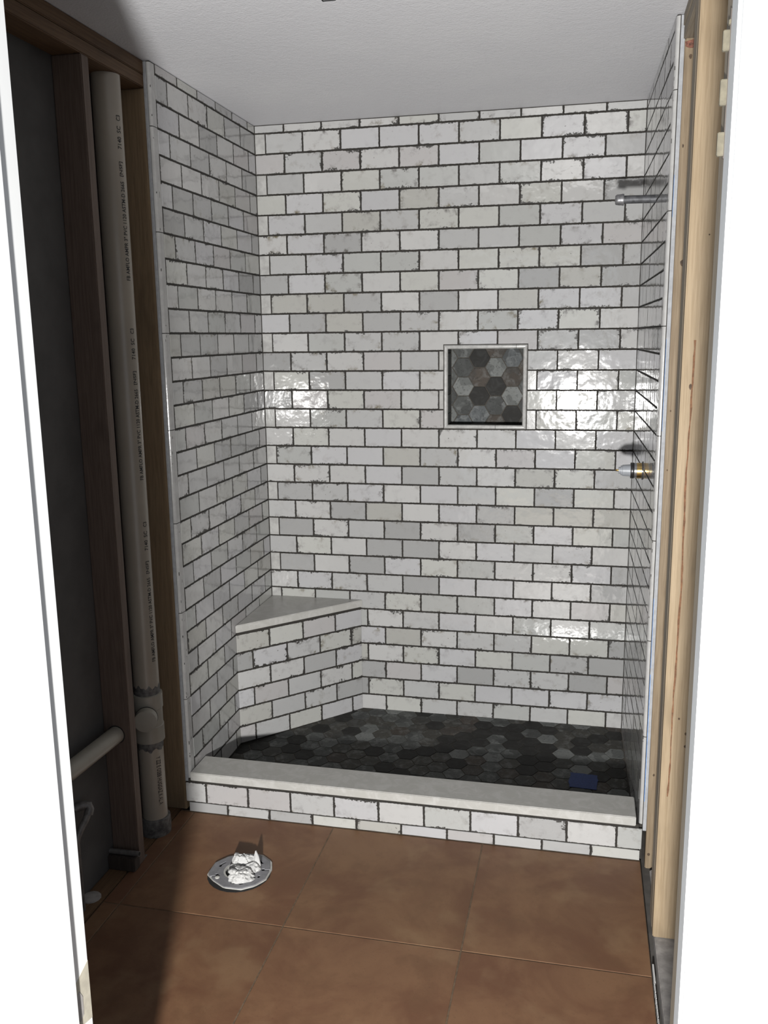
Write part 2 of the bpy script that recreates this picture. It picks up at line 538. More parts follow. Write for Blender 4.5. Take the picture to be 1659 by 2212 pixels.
# blue tape left along the joint of the right edge
bm = bmesh.new()
box(bm, .8845, .8864, .20, .62, -.0145, -.0122); box(bm, .8845, .8864, .64, .86, -.0138, -.0122); box(bm, .8845, .8863, 1.36, 1.62, -.0136, -.0124); box(bm, .8845, .8863, 1.95, 2.06, -.0136, -.0124)
bm.transform(RF)
obj('tape_strip', bm, T_BLUE2, wall_right)

# open stud frame left of the shower
def stud(parent, x0, x1, y0, y1, z0, z1, m, name='stud'):
    cx, cy = (x0 + x1) / 2, (y0 + y1) / 2
    bm = B(x0 - cx, x1 - cx, y0 - cy, y1 - cy, z0, z1, bev=.0025)
    return obj(name, bm, m, parent, Matrix.Translation((cx, cy, 0)))
def plate(parent, x0, x1, y0, y1, z0, z1, m, name):
    # a lying board: its mesh is built upright so that the grain runs along it
    cx, cz, L = (x0 + x1) / 2, (z0 + z1) / 2, y1 - y0
    bm = B(-(x1 - x0) / 2, (x1 - x0) / 2, -(z1 - z0) / 2, (z1 - z0) / 2, 0, L, bev=.0025)
    mw = Matrix.Translation((cx, y0, cz)) @ Matrix.Rotation(-math.pi / 2, 4, 'X')
    return obj(name, bm, m, parent, mw)
T_STUD4 = mat_wood('brown_lumber', (.36, .255, .15), (.27, .185, .105))  # paler than the next stud, standing in for penumbra light
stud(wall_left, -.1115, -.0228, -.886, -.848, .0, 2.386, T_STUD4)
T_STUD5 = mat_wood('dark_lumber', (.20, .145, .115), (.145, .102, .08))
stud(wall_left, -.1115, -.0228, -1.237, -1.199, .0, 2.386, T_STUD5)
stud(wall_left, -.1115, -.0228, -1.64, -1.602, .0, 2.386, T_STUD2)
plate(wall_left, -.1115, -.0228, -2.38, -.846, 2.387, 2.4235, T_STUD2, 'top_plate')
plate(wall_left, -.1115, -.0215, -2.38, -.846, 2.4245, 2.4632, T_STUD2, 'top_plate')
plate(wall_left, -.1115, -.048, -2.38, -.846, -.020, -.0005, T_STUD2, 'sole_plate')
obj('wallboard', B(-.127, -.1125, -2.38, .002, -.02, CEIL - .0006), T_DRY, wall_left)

# open stud frame right of the shower
stud(wall_right, 1.5395, 1.6285, -.902, -.864, -.020, 2.398, T_STUD3)
stud(wall_right, 1.5345, 1.6235, -1.292, -1.254, .0205, 2.398, T_STUD)
stud(wall_right, 1.5345, 1.6235, -1.2535, -1.2155, .0205, 2.398, T_STUD6)
stud(wall_right, 1.5350, 1.6240, -1.215, -1.177, .0205, 2.398, T_STUD6)
stud(wall_right, 1.4580, 1.4960, -2.3985, -2.352, -.020, 2.398, T_STUD6)
plate(wall_right, 1.5370, 1.6285, -2.38, -.85, 2.399, 2.4305, T_STUD6, 'top_plate')
plate(wall_right, 1.5350, 1.6285, -2.38, -.85, 2.4315, 2.4630, T_STUD6, 'top_plate')
pl = obj('sole_plate', B(1.540, 1.6235, -2.38, -1.165, -.020, .020, bev=.003), T_CONC, wall_right)
obj('sole_plate', B(1.552, 1.6285, -1.16, -.93, -.020, -.004, bev=.003), T_CONC, wall_right)
obj('wallboard', B(1.6295, 1.644, -2.38, .002, -.02, CEIL - .0006), T_DRY, wall_right)
def disc(name, parent, c, r0, r1, m, seed):
    rr = random.Random(seed); bm = bmesh.new()
    n = 14
    k = [rr.uniform(.85, 1.15) for _ in range(n)]
    front = [bm.verts.new((c[0] + math.cos(2 * math.pi * i / n) * r0 * k[i], c[1] - .0006, c[2] + math.sin(2 * math.pi * i / n) * r1 * k[i])) for i in range(n)]
    back = [bm.verts.new((v.co.x, c[1] + .0006, v.co.z)) for v in front]
    for i in range(n): bm.faces.new((front[i], front[(i + 1) % n], back[(i + 1) % n], back[i]))
    bm.faces.new(front); bm.faces.new(back)
    return obj(name, bm, m, parent)
for i, (x, z, a, b_) in enumerate(((1.562, 1.826, .0075, .0085), (1.555, 2.352, .004, .006), (1.547, 2.13, .002, .005), (1.549, 1.42, .002, .003), (1.548, 1.25, .002, .003), (1.553, .30, .003, .004), (1.549, .03, .004, .005))):
    disc('knot', wall_right, (x, -.9022, z), a, b_, T_KNOT, i)
for i, (x, z, a, b_) in enumerate(((1.556, 1.51, .003, .007), (1.572, .66, .0025, .003), (1.580, 1.86, .0015, .002), (1.5905, .62, .003, .004), (1.5905, .585, .003, .0035))):
    disc('knot', wall_right, (x, -1.2922, z), a, b_, T_KNOT, i + 20)
# long weathered crack down the near stud
bm = bmesh.new(); rr = random.Random(2); z = 1.62; x = 1.561
prev = None
while z > .42:
    wd = .0012 + .0016 * rr.random()
    cur = [bm.verts.new((x - wd, -1.2926, z)), bm.verts.new((x + wd, -1.2926, z)), bm.verts.new((x + wd, -1.2912, z)), bm.verts.new((x - wd, -1.2912, z))]
    if prev:
        for i in range(4): bm.faces.new((prev[i], prev[(i + 1) % 4], cur[(i + 1) % 4], cur[i]))
    prev = cur; z -= .02; x += rr.uniform(-.0011, .0008)
T_CRACK = mat_plain('rust_brown_stain', (.22, .105, .05), .8, 0, 90, .3)
obj('crack', bm, T_CRACK, wall_right)
disc('paint_mark', wall_right, (1.556, -.9022, 2.383), .0165, .0105, T_RED, 8)

# door wall with its opening, jambs and casings
bm = bmesh.new()
for a in ((-.30, .5225, -2.447, -2.40, -.02, 2.60), (1.4745, 2.2, -2.447, -2.40, -.02, 2.60), (.5225, 1.4745, -2.447, -2.40, 2.128, 2.60)): box(bm, *a)
wall_front = struct(obj('wall_front', bm, T_CASE))
trim1 = struct(obj('trim_1', B(.5235, .540, -2.4468, -2.4002, -.02, 2.127, bev=.0012), T_WHITE))          # left jamb
trim2 = struct(obj('trim_2', B(1.457, 1.4735, -2.4468, -2.4002, -.02, 2.127, bev=.001), T_DIMWHITE))         # right jamb, its grazing dimness put into the grey
trim3 = struct(obj('trim_3', B(.462, .548, -2.463, -2.4475, -.02, 2.19, bev=.002), T_WHITE))               # left casing
trim4 = struct(obj('trim_4', B(1.4605, 1.545, -2.463, -2.4475, -.02, 2.19, bev=.002), T_WHITE))            # right casing
trim5 = struct(obj('trim_5', B(.5485, 1.460, -2.463, -2.4475, 2.12, 2.19, bev=.002), T_WHITE))             # head casing
# hinge mortise without paint on the left jamb
bm = bmesh.new()
for (z0, z1) in ((.533, .640),):
    vs = [(.5405, -2.4455, z0 + .012), (.5405, -2.4012, z0), (.5405, -2.4012, z1), (.5405, -2.4455, z1 - .018)]
    f = [bm.verts.new(v) for v in vs]; b_ = [bm.verts.new((.5385, v[1], v[2])) for v in vs]
    for i in range(4): bm.faces.new((f[i], f[(i + 1) % 4], b_[(i + 1) % 4], b_[i]))
    bm.faces.new(f); bm.faces.new(b_)
obj('hinge_mortise', bm, T_BEIGE, trim1)
bm = bmesh.new()
vs = [(-2.4445, .556), (-2.434, .552), (-2.425, .558), (-2.424, .590), (-2.432, .606), (-2.4445, .598)]
f = [bm.verts.new((.5411, y, z)) for y, z in vs]; b_ = [bm.verts.new((.5404, y, z)) for y, z in vs]
for i in range(6): bm.faces.new((f[i], f[(i + 1) % 6], b_[(i + 1) % 6], b_[i]))
bm.faces.new(f); bm.faces.new(b_)
obj('glue_stain', bm, T_CONC, trim1)
# torn wallboard left behind the right jamb
torn = empty('torn_wallboard_edge', (1.457, -2.3925, 1.83), 'ragged strip of torn beige wallboard along the upper right door jamb', 'wallboard scrap')
child('shade_strip', B(1.4560, 1.4615, -2.3995, -2.3945, 1.835, 1.995), T_DARKWOOD, torn)  # dark strip stands in for the shade between the tabs
for z0, z1 in ((1.951, 1.973), (1.893, 1.921), (1.838, 1.864)):
    child('tab', B(1.4492, 1.4572, -2.3998, -2.3930, z0, z1, bev=.0008), T_TORN, torn)
child('tab', B(1.4545, 1.4575, -2.3998, -2.3930, 1.978, 1.984, bev=.0008), T_TORN, torn)

# ------------------------------------------------------------------ shower floor with hexagon tiles
def zf(y): return .040 + (.018 / .78) * y            # slopes gently to the front
pan = empty('shower_floor', (.75, -.39, 0), 'dark slate hexagon tiled shower floor inside the curb', 'shower floor')
bm = bmesh.new()
pts = [(.404, .0), (1.50, .0), (1.515, -.785), (0, -.785), (0, -.428)]
lo = [bm.verts.new((x, y, -.019)) for x, y in pts]; hi = [bm.verts.new((x, y, zf(y) - .0010)) for x, y in pts]
for i in range(5): bm.faces.new((lo[i], lo[(i + 1) % 5], hi[(i + 1) % 5], hi[i]))
bm.faces.new(lo); bm.faces.new(hi)
child('mortar_bed', bm, T_HGROUT, pan)
HX, HY = .0664, .0767
HR = (HY - .0030) / 2 / math.cos(math.pi / 6)
hexa = [(HR * math.cos(math.radians(60 * i)), HR * math.sin(math.radians(60 * i))) for i in range(6)]
HEXFULL = slab_poly(hexa, .005, .0008); HEXFULL.materials.append(T_HEX)
HT = dict(dark=((.019, .018, .016), .12), brown=((.066, .054, .044), .5), grey=((.088, .092, .088), .8), light=((.18, .188, .181), .6), mid=((.060, .057, .049), .6), blue=((.10, .108, .112), .9))
def hex_tone(o, key, r):
    c, a = HT[key]; j = r.uniform(.85, 1.15) * ALB
    o.color = (c[0] * j, c[1] * j, c[2] * j, a)
rh = random.Random(31)
known = {(0, 1): 'dark', (4, 1): 'dark', (2, 5): 'dark', (7, 3): 'dark', (5, 2): 'dark', (3, 2): 'dark', (1, 2): 'dark', (6, 5): 'dark', (8, 3): 'light', (-7, 2): 'dark',
         (-5, 2): 'dark', (-10, 5): 'dark', (-8, 4): 'dark', (-4, 2): 'light', (-4, 3): 'light', (9, 2): 'dark', (4, 3): 'grey', (9, 4): 'light', (8, 5): 'grey', (4, 4): 'light', (-9, 4): 'grey'}
for i in range(-12, 13):
    cx = .741 + HX * i
    for m_ in range(-1, 12):
        cy = -.037 - HY * m_ - (HY / 2 if i % 2 else 0)
        poly = [(cx + p[0], cy + p[1]) for p in hexa]
        full = True
        for a, b_, c_ in ((0, 1, -.002), (0, -1, .783), (-1, 0, -.002), (1, .020, 1.4965), (-.428, .404, -.428 * .404 - .001)):
            q = clip(poly, a, b_, c_)
            if len(q) < 3: poly = []; break
            if len(q) != len(poly) or any(abs(s_[0] - t_[0]) + abs(s_[1] - t_[1]) > 1e-9 for s_, t_ in zip(q, poly)): full = False
            poly = q
        if len(poly) < 3 or area(poly) < 1.2e-4: continue
        tilt = Matrix.Rotation(math.atan(.018 / .78), 4, 'X')
        mw = Matrix.Translation((cx, cy, zf(cy) + .0008 + rh.uniform(-.0003, .0003))) @ tilt
        me = HEXFULL if full else slab_poly([(p[0] - cx, p[1] - cy) for p in poly], .005, .0008)
        o = link('hexagon_tile', me, T_HEX, pan, mw)
        key = known.get((i, m_)) or rh.choice(('dark', 'dark', 'mid', 'mid', 'mid', 'brown', 'grey', 'grey', 'light'))
        hex_tone(o, key, rh)

# ------------------------------------------------------------------ curb
curb = empty('shower_curb', (.75, -.84, 0), 'low white brick tiled curb with pale stone cap across the shower entrance', 'curb')
child('core', B(-.008, 1.517, -.8925, -.786, -.0195, .1235), T_GROUT, curb)
CF = frame((0, -.8955, 0), (1, 0, 0), (0, -1, 0))
rc = random.Random(44)
def curb_tile(a, b, lo, hi, cu):
    cv = (lo + hi) / 2
    me = slab_poly([(a - cu, lo - cv), (b - cu, lo - cv), (b - cu, hi - cv), (a - cu, hi - cv)], .0028, .0010, .0005, rc, .035)
    o = link('tile', me, T_TILE, curb, CF @ Matrix.Translation((cu, cv, 0)))
    tone(o, rc, .8); o.color = [min(.46, c * 1.04) for c in o.color[:3]] + [o.color[3]]
for k in range(-1, 10):
    cu = .0584 + (k + .5) * PH
    a, b = max(cu - TW / 2, -.018), min(cu + TW / 2, 1.5265)
    curb_tile(a, b, .0385, .1115, cu)
for k in range(-1, 10):
    cu = .0584 + (k + 1) * PH
    a, b = max(cu - TW / 2, -.008), min(cu + TW / 2, 1.5225)
    if b - a > .01: curb_tile(a, b, .0012, .0350, cu)
child('stone_cap', B(.006, 1.5065, -.9065, -.777, .1240, .1548, bev=.0022), T_STONE, curb)

# ------------------------------------------------------------------ corner bench
bench = empty('corner_bench', (.15, -.16, 0), 'triangular corner bench with pale stone seat in the left back corner of the shower', 'bench')
bu = Vector((.404, .428, 0)).normalized(); bn = Vector((.428, -.404, 0)).normalized()
BF = frame((0, -.428, 0), bu, bn)
BL = Vector((.404, .428, 0)).length
def tri_prism(pts, z0, z1, bev=0):
    bm = bmesh.new()
    lo = [bm.verts.new((x, y, z0)) for x, y in pts]; hi = [bm.verts.new((x, y, z1)) for x, y in pts]
    n = len(pts)
    for i in range(n): bm.faces.new((lo[i], lo[(i + 1) % n], hi[(i + 1) % n], hi[i]))
    bm.faces.new(lo[::-1]); bm.faces.new(hi)
    if bev: bmesh.ops.bevel(bm, geom=[e for e in bm.edges], offset=bev, segments=2, affect='EDGES')
    return bm
child('core', tri_prism([(.001, -.001), (.001, -.4235), (.400, -.001)], .012, .5015), T_GROUT, bench)
child('seat_slab', tri_prism([(.0012, -.0012), (.0012, -.4325), (.4085, -.0012)], .5020, .5330, .0022), T_STONE, bench)
tile_field(bench, BF, .002, BL - .002, range(26, 32), lambda k: (.146 if k % 2 == 0 else .070), vtop=.4985, vbot=.037, seed=77)

# ------------------------------------------------------------------ niche
niche = empty('shower_niche', (.924, .05, 1.268), 'square recessed niche with slate hexagon back and white trim in the back wall', 'niche')
nx0, nx1, nz0, nz1, nd = .776, 1.0785, 1.2845, 1.592, .092
bm = bmesh.new()
box(bm, nx0 - .008, nx1 + .008, nd, nd + .02, nz0 - .008, nz1 + .008)
box(bm, nx0 - .007, nx0 - .0035, .004, nd, nz0 - .008, nz1 + .008); box(bm, nx1 + .0035, nx1 + .007, .004, nd, nz0 - .008, nz1 + .008)
box(bm, nx0 - .0035, nx1 + .0035, .004, nd, nz0 - .007, nz0 - .0035); box(bm, nx0 - .0035, nx1 + .0035, .004, nd, nz1 + .0035, nz1 + .007)
child('niche_box', bm, T_HGROUT, niche)
NK = {(0, 0): 'dark', (0, 1): 'brown', (0, 2): 'dark', (0, 3): 'blue', (1, 0): 'brown', (1, 1): 'light', (1, 2): 'dark', (1, 3): 'grey', (1, 4): 'brown',
      (2, 0): 'blue', (2, 1): 'brown', (2, 2): 'light', (2, 3): 'dark', (-1, 0): 'grey', (-1, 1): 'grey', (-1, 2): 'light', (-1, 3): 'grey', (-1, 4): 'blue',
      (-2, 1): 'grey', (-2, 2): 'grey', (-2, 3): 'light', (3, 0): 'grey', (3, 1): 'brown', (3, 2): 'grey', (3, 3): 'grey', (3, 4): 'mid'}
rn = random.Random(8)
NF = frame((0, nd - .004, 0), (1, 0, 0), (0, -1, 0))
for i in range(-2, 4):
    for m_ in range(-1, 6):
        cx, cz = .892 + HX * i, 1.549 - HY * m_ + (HY / 2 if i % 2 else 0)
        poly = [(cx + p[0], cz + p[1]) for p in hexa]; full = True
        for a, b_, c_ in ((1, 0, nx1 - .001), (-1, 0, -nx0 - .001), (0, 1, nz1 - .001), (0, -1, -nz0 - .001)):
            q = clip(poly, a, b_, c_)
            if len(q) < 3: poly = []; break
            if len(q) != len(poly): full = False
            poly = q
        if len(poly) < 3 or area(poly) < 4e-5: continue
        me = HEXFULL if full else slab_poly([(p[0] - cx, p[1] - cz) for p in poly], .005, .0008)
        o = link('hexagon_tile', me, T_HEX, niche, NF @ Matrix.Translation((cx, cz, rn.uniform(-.0003, .0003))))
        hex_tone(o, NK.get((i, m_), 'grey'), rn)
# lining strips of the four reveals
def lining(lo, hi, fr_, key):
    L = (hi[0] - lo[0], hi[1] - lo[1])
    me = slab_poly([(-L[0] / 2, -L[1] / 2), (L[0] / 2, -L[1] / 2), (L[0] / 2, L[1] / 2), (-L[0] / 2, L[1] / 2)], .0032, .0006)
    o = link('slate_strip', me, T_HEX, niche, fr_ @ Matrix.Translation(((lo[0] + hi[0]) / 2, (lo[1] + hi[1]) / 2, 0)))
    hex_tone(o, key, rn)
zz = [nz0, 1.331, 1.405, 1.481, 1.570, nz1]
for i in range(5):
    lining((.006, zz[i] + .001), (.086, zz[i + 1] - .001), frame((nx0, 0, 0), (0, 1, 0), (1, 0, 0)), ('light', 'light', 'grey', 'light', 'grey')[i])  # left strips toned paler in place of grazing light
    lining((-.086, zz[i] + .001), (-.006, zz[i + 1] - .001), frame((nx1, 0, 0), (0, -1, 0), (-1, 0, 0)), ('mid', 'brown', 'grey', 'mid', 'dark')[i])
xx = [nx0, .861, .968, nx1]
for i in range(3):
    lining((xx[i] + .001, .006), (xx[i + 1] - .001, .086), Matrix(((1, 0, 0, 0), (0, 1, 0, 0), (0, 0, 1, nz0), (0, 0, 0, 1))), ('dark', 'mid', 'dark')[i])
    lining((xx[i] + .001, -.086), (xx[i + 1] - .001, -.006), Matrix(((1, 0, 0, 0), (0, -1, 0, 0), (0, 0, -1, nz1), (0, 0, 0, 1))), ('mid', 'grey', 'dark')[i])
# pencil trim, mitred at the corners
def pencil(p, q, inw, m0=True, m1=True):
    """bar from p to q (outer corners, x/z) whose inner side is shifted by inw and mitred"""
    p, q, inw = Vector(p), Vector(q), Vector(inw)
    d = (q - p).normalized(); wd = .0155
    bm = bmesh.new()
    prof = [(0, .003), (0, -.0015), (.0025, -.0052), (.006, -.0068), (.0095, -.0066), (.0135, -.004), (wd, -.0005), (wd, .004)]
    A = []; Bq = []
    for s_, y in prof:
        a = p + inw * s_ + d * (s_ if m0 else 0); b_ = q + inw * s_ - d * (s_ if m1 else 0)
        A.append(bm.verts.new((a.x, y, a.y))); Bq.append(bm.verts.new((b_.x, y, b_.y)))
    n = len(prof)
    for i in range(n): bm.faces.new((A[i], A[(i + 1) % n], Bq[(i + 1) % n], Bq[i]))
    bm.faces.new(A); bm.faces.new(Bq)
    return bm
a, b_, c_, d_ = NX0 + .0028, NX1 - .0028, NZ0 + .0028, NZ1 - .0028
T_NTRIM = mat_plain('grey_white_pencil_trim', (.50, .495, .48), .18, 0, 60, .15)
for p, q, iw, m0, m1 in (((a, d_), (1.044, d_), (0, -1), 1, 0), ((1.0455, d_), (b_, d_), (0, -1), 0, 1), ((a, c_), (.966, c_), (0, 1), 1, 0), ((.9675, c_), (b_, c_), (0, 1), 0, 1), ((a, c_), (a, d_), (1, 0), 1, 1), ((b_, c_), (b_, d_), (-1, 0), 1, 1)):
    bm = pencil(p, q, iw, m0, m1)
    child('trim_piece', bm, T_NTRIM, niche)

# ------------------------------------------------------------------ shower fittings on the right wall
xw = 1.5088
arm = empty('shower_pipe_stub', (xw, -.49, 2.054), 'capped dark galvanised pipe stub sticking out high on the right shower wall', 'pipe')
child('pipe', tube(bmesh.new(), [(xw + .006, -.49, 2.0535), (1.44, -.49, 2.0545), (1.404, -.49, 2.055)], .0125), T_GALV, arm, True)
child('end_cap', lathe(bmesh.new(), (1.413, -.49, 2.055), (-1, 0, 0), [(0, .0145), (0, .0175), (.004, .0185), (.010, .0172), (.016, .0168), (.023, .0160), (.0268, .0130), (.0275, .006)]), T_CAPM, arm, True)
vy, vz = -.46, 1.182
valve = empty('shower_valve', (xw, vy, vz), 'bare shower valve with grey cartridge and brass collar on the right shower wall', 'valve')
child('valve_sleeve', lathe(bmesh.new(), (xw + .004, vy, vz), (-1, 0, 0), [(0, .0262), (.034, .0262), (.036, .0255), (.041, .0255), (.043, .0225)]), T_CHROME, valve, True)
child('brass_collar', lathe(bmesh.new(), (xw - .004, vy, vz), (-1, 0, 0), [(0, .0266), (.0145, .0268), (.016, .0264)]), T_BRASS, valve, True)
child('sleeve_flange', lathe(bmesh.new(), (xw - .0008, vy, vz), (-1, 0, 0), [(0, .034), (.0014, .034), (.0022, .031)], 6), T_DKMETAL, valve)
child('grip_ring', lathe(bmesh.new(), (1.4685, vy, vz), (-1, 0, 0), [(-.012, .0264), (-.010, .0272), (-.002, .0272), (0, .0262)]), T_DKMETAL, valve, True)
child('cartridge', lathe(bmesh.new(), (1.4685, vy, vz), (-1, 0, 0), [(0, .0205), (.012, .0198), (.026, .0186), (.0268, .0165), (.0315, .0160), (.032, .0118), (.0385, .0112), (.039, .006)]), T_GREYPL, valve, True)
child('stem', lathe(bmesh.new(), (1.4295, vy, vz), (-1, 0, 0), [(-.003, .0036), (.008, .0034), (.0098, .0022)], 10), T_BRASS, valve, True)

# blue tape over the floor drain
bm = bmesh.new(); rr = random.Random(5)
cx, cy = 1.348, -.466
out = []
for (x, y, n_) in ((-.050, -.052, 6), (.048, -.054, 5), (.050, .050, 6), (-.048, .053, 5)):
    out.append((x, y))
pts = []
for i in range(4):
    p, q = Vector(out[i]), Vector(out[(i + 1) % 4])
    for j in range(6):
        v = p.lerp(q, j / 6); v += Vector((rr.uniform(-.0025, .0025), rr.uniform(-.0025, .0025)))
        if i in (1, 3): v.x *= 1.05 if 1 < j < 5 else .97
        pts.append(v)
zt = lambda y: zf(y) + .0018
lo = [bm.verts.new((cx + v.x, cy + v.y, zt(cy + v.y))) for v in pts]; hi = [bm.verts.new((cx + v.x, cy + v.y, zt(cy + v.y) + .0012)) for v in pts]
for i in range(len(pts)): bm.faces.new((lo[i], lo[(i + 1) % len(pts)], hi[(i + 1) % len(pts)], hi[i]))
bm.faces.new(lo[::-1]); bm.faces.new(hi)
tape = obj('drain_tape', bm, T_BLUE)
tag(tape, 'blue masking tape patch covering the drain on the dark shower floor', 'tape')

# ------------------------------------------------------------------ drain stack in the left wall
PX, PY, PR = -.0665, -1.035, .0415
stack = empty('drain_stack', (PX, PY, 0), 'tall cream plastic drain pipe standing in the left stud bay', 'pipe')
child('upper_pipe', tube(bmesh.new(), [(PX, PY, .52), (PX, PY, 2.386)], PR, 32), T_PVC, stack, True)
child('lower_pipe', tube(bmesh.new(), [(PX, PY, .045), (PX, PY, .36)], PR, 32), T_PVC, stack, True)
tee = child('tee_fitting', lathe(bmesh.new(), (PX, PY, .335), (0, 0, 1), [(0, .0440), (.001, .0485), (.054, .0485), (.0565, .0462), (.112, .0462), (.1145, .0488), (.163, .0488), (.165, .0440)], 36), T_PVC2, stack, True)
bm = lathe(bmesh.new(), (PX, PY, .432), (.35, -.93, 0), [(.0, .032), (.052, .032), (.053, .036), (.083, .036), (.084, .030)], 28)
child('branch_hub', bm, T_PVC2, stack, True)
child('joint_ring', lathe(bmesh.new(), (PX, PY, .432), (.35, -.93, 0), [(.050, .0368), (.0525, .0368)], 28), T_RING, stack, True)
child('base_hub', lathe(bmesh.new(), (PX, PY, .0), (0, 0, 1), [(0, .050), (.030, .051), (.058, .0495), (.060, .0435)], 32), T_PRIME, stack, True)  # shading at the pipe foot is put into the hub's dark colour
# primer stains above and below the tee: ragged sleeves
def stain(z0, z1, seed, down):
    rr = random.Random(seed); bm = bmesh.new(); n = 48
    a, b2 = [], []
    ph = rr.uniform(0, 6)
    for k in range(n):
        q = 2 * math.pi * k / n
        rag = (noise.noise(Vector((math.cos(q) * 3, math.sin(q) * 3, seed))) * .5 + .5) * (z1 - z0)
        za, zb = (z0, z0 + .012 + rag * 1.2) if not down else (z1 - .010 - rag * 1.1, z1)
        a.append(bm.verts.new((PX + (PR + .0006) * math.cos(q), PY + (PR + .0006) * math.sin(q), za)))
        b2.append(bm.verts.new((PX + (PR + .0006) * math.cos(q), PY + (PR + .0006) * math.sin(q), zb)))
    for k in range(n): bm.faces.new((a[k], a[(k + 1) % n], b2[(k + 1) % n], b2[k]))
    return bm
child('primer_stain', stain(.500, .528, 4, False), T_PRIME, stack, True)
child('primer_stain', stain(.306, .336, 9, True), T_PRIME, stack, True)
# printed lettering, bent round the pipe
deps = bpy.context.evaluated_depsgraph_get()
def lettering(txt, z0, z1, h, ang, down=False, rad=PR + .0005, name='lettering'):
    cu = bpy.data.curves.new('print', 'FONT'); cu.body = txt; cu.size = 1; cu.resolution_u = 2; cu.offset = .012
    to = bpy.data.objects.new('print', cu); C.objects.link(to)
    bpy.context.view_layer.update()
    me = bpy.data.meshes.new_from_object(to.evaluated_get(bpy.context.evaluated_depsgraph_get()))
    C.objects.unlink(to); bpy.data.objects.remove(to)
    x0 = min(v.co.x for v in me.vertices); x1 = max(v.co.x for v in me.vertices)
    yv = [v.co.y for v in me.vertices]; ya, yb = min(yv), max(yv)
    for v in me.vertices:
        t = (v.co.x - x0) / (x1 - x0); s_ = (v.co.y - ya) / (yb - ya) - .5
        if not down: z = z0 + t * (z1 - z0); q = ang - s_ * h / rad      # letters' tops towards the left
        else: z = z1 - t * (z1 - z0); q = ang + s_ * h / rad
        v.co = (rad * math.cos(q), rad * math.sin(q), z)
    link(name, me, T_INK, stack)
A1 = math.radians(-19)
for zs in (1.811, 1.209, .614):
    lettering('FB AMFLO AMPR 3" PVC 1120 ASTM-D 2665', zs, zs + .280, .0145, A1)
    if zs + .29 < 2.3:
        lettering('[NSF]', zs + .294, zs + .335, .0145, A1)
    lettering('7140  SC', zs + .370, zs + .432, .0145, A1)
    lettering('C3', zs + .446, zs + .462, .0145, A1)
lettering('Y ZZ E OSBB HUGGAZ K AL A', .112, .285, .0165, math.radians(-30), True)

# horizontal branch pipe through the studs
hp = empty('branch_pipe', (-.0565, -1.24, .442), 'short cream plastic pipe running level through the dark left studs at knee height', 'pipe')
child('pipe', tube(bmesh.new(), [(-.0700, -1.236, .4430), (-.0750, -1.45, .4460), (-.079, -1.60, .448)], .0265, 24), T_PVC2, hp, True)
child('stud_hole', lathe(bmesh.new(), (-.0700, -1.2376, .443), (0, -1, 0), [(0, .0295), (.0006, .0295)], 24), T_RING, hp)

# supply pipe with an elbow near the floor
sp = empty('supply_pipe', (-.08, -1.50, 0), 'thin dull grey supply pipe with an elbow low in the dark left wall', 'pipe')
child('riser', tube(bmesh.new(), [(-.082, -1.475, 0), (-.082, -1.475, .215), (-.081, -1.468, .232), (-.078, -1.452, .248), (-.076, -1.43, .262), (-.075, -1.412, .277)], .0105, 14), T_COPPER, sp, True)
child('elbow', tube(bmesh.new(), [(-.075, -1.414, .272), (-.075, -1.405, .286), (-.080, -1.402, .295), (-.090, -1.408, .298), (-.104, -1.418, .296), (-.1115, -1.424, .292)], .0135, 14), T_COPPER, sp, True)
child('upright_strap', B(-.096, -.088, -1.50, -1.470, 0, .20, bev=.001), T_COPPER, sp)

# wood scrap and a tube on the sole plate
blk = tag(obj('wood_scrap', B(-.111, -.020, -1.272, -1.2375, .0, .046, bev=.002), T_DARKWOOD), 'dark scrap block of wood on the sole plate by the left stud', 'wood block')
st = empty('tube_stub', (-.06, -1.256, .046), 'short dark metal tube lying on the wood scrap by the left stud', 'pipe')
child('tube', tube(bmesh.new(), [(-.111, -1.256, .0545), (-.010, -1.256, .0555)], .0085, 16), T_COPPER, st, True)
child('open_end', lathe(bmesh.new(), (-.0102, -1.256, .0555), (1, 0, 0), [(0, .0062), (.0006, .0062)], 16), T_RING, st)
nail = empty('bent_nail_plate', (-.030, -1.178, 0), 'small bent metal plate standing at the floor edge by the left wall', 'metal plate')
child('plate', B(-.045, -.041, -1.200, -1.172, -.0005, .040, bev=.0008), T_COPPER, nail)
child('lip', B(-.0405, -.026, -1.196, -1.178, .0005, .0045, bev=.0008), T_COPPER, nail)
tag(obj('plaster_blob', lathe(bmesh.new(), (-.088, -1.415, -.0005), (0, 0, 1), [(0, .030), (.003, .029), (.006, .018), (.007, .006)], 12), T_CONC, None, None, True), 'small flat grey plaster blob on the left sole plate', 'plaster')

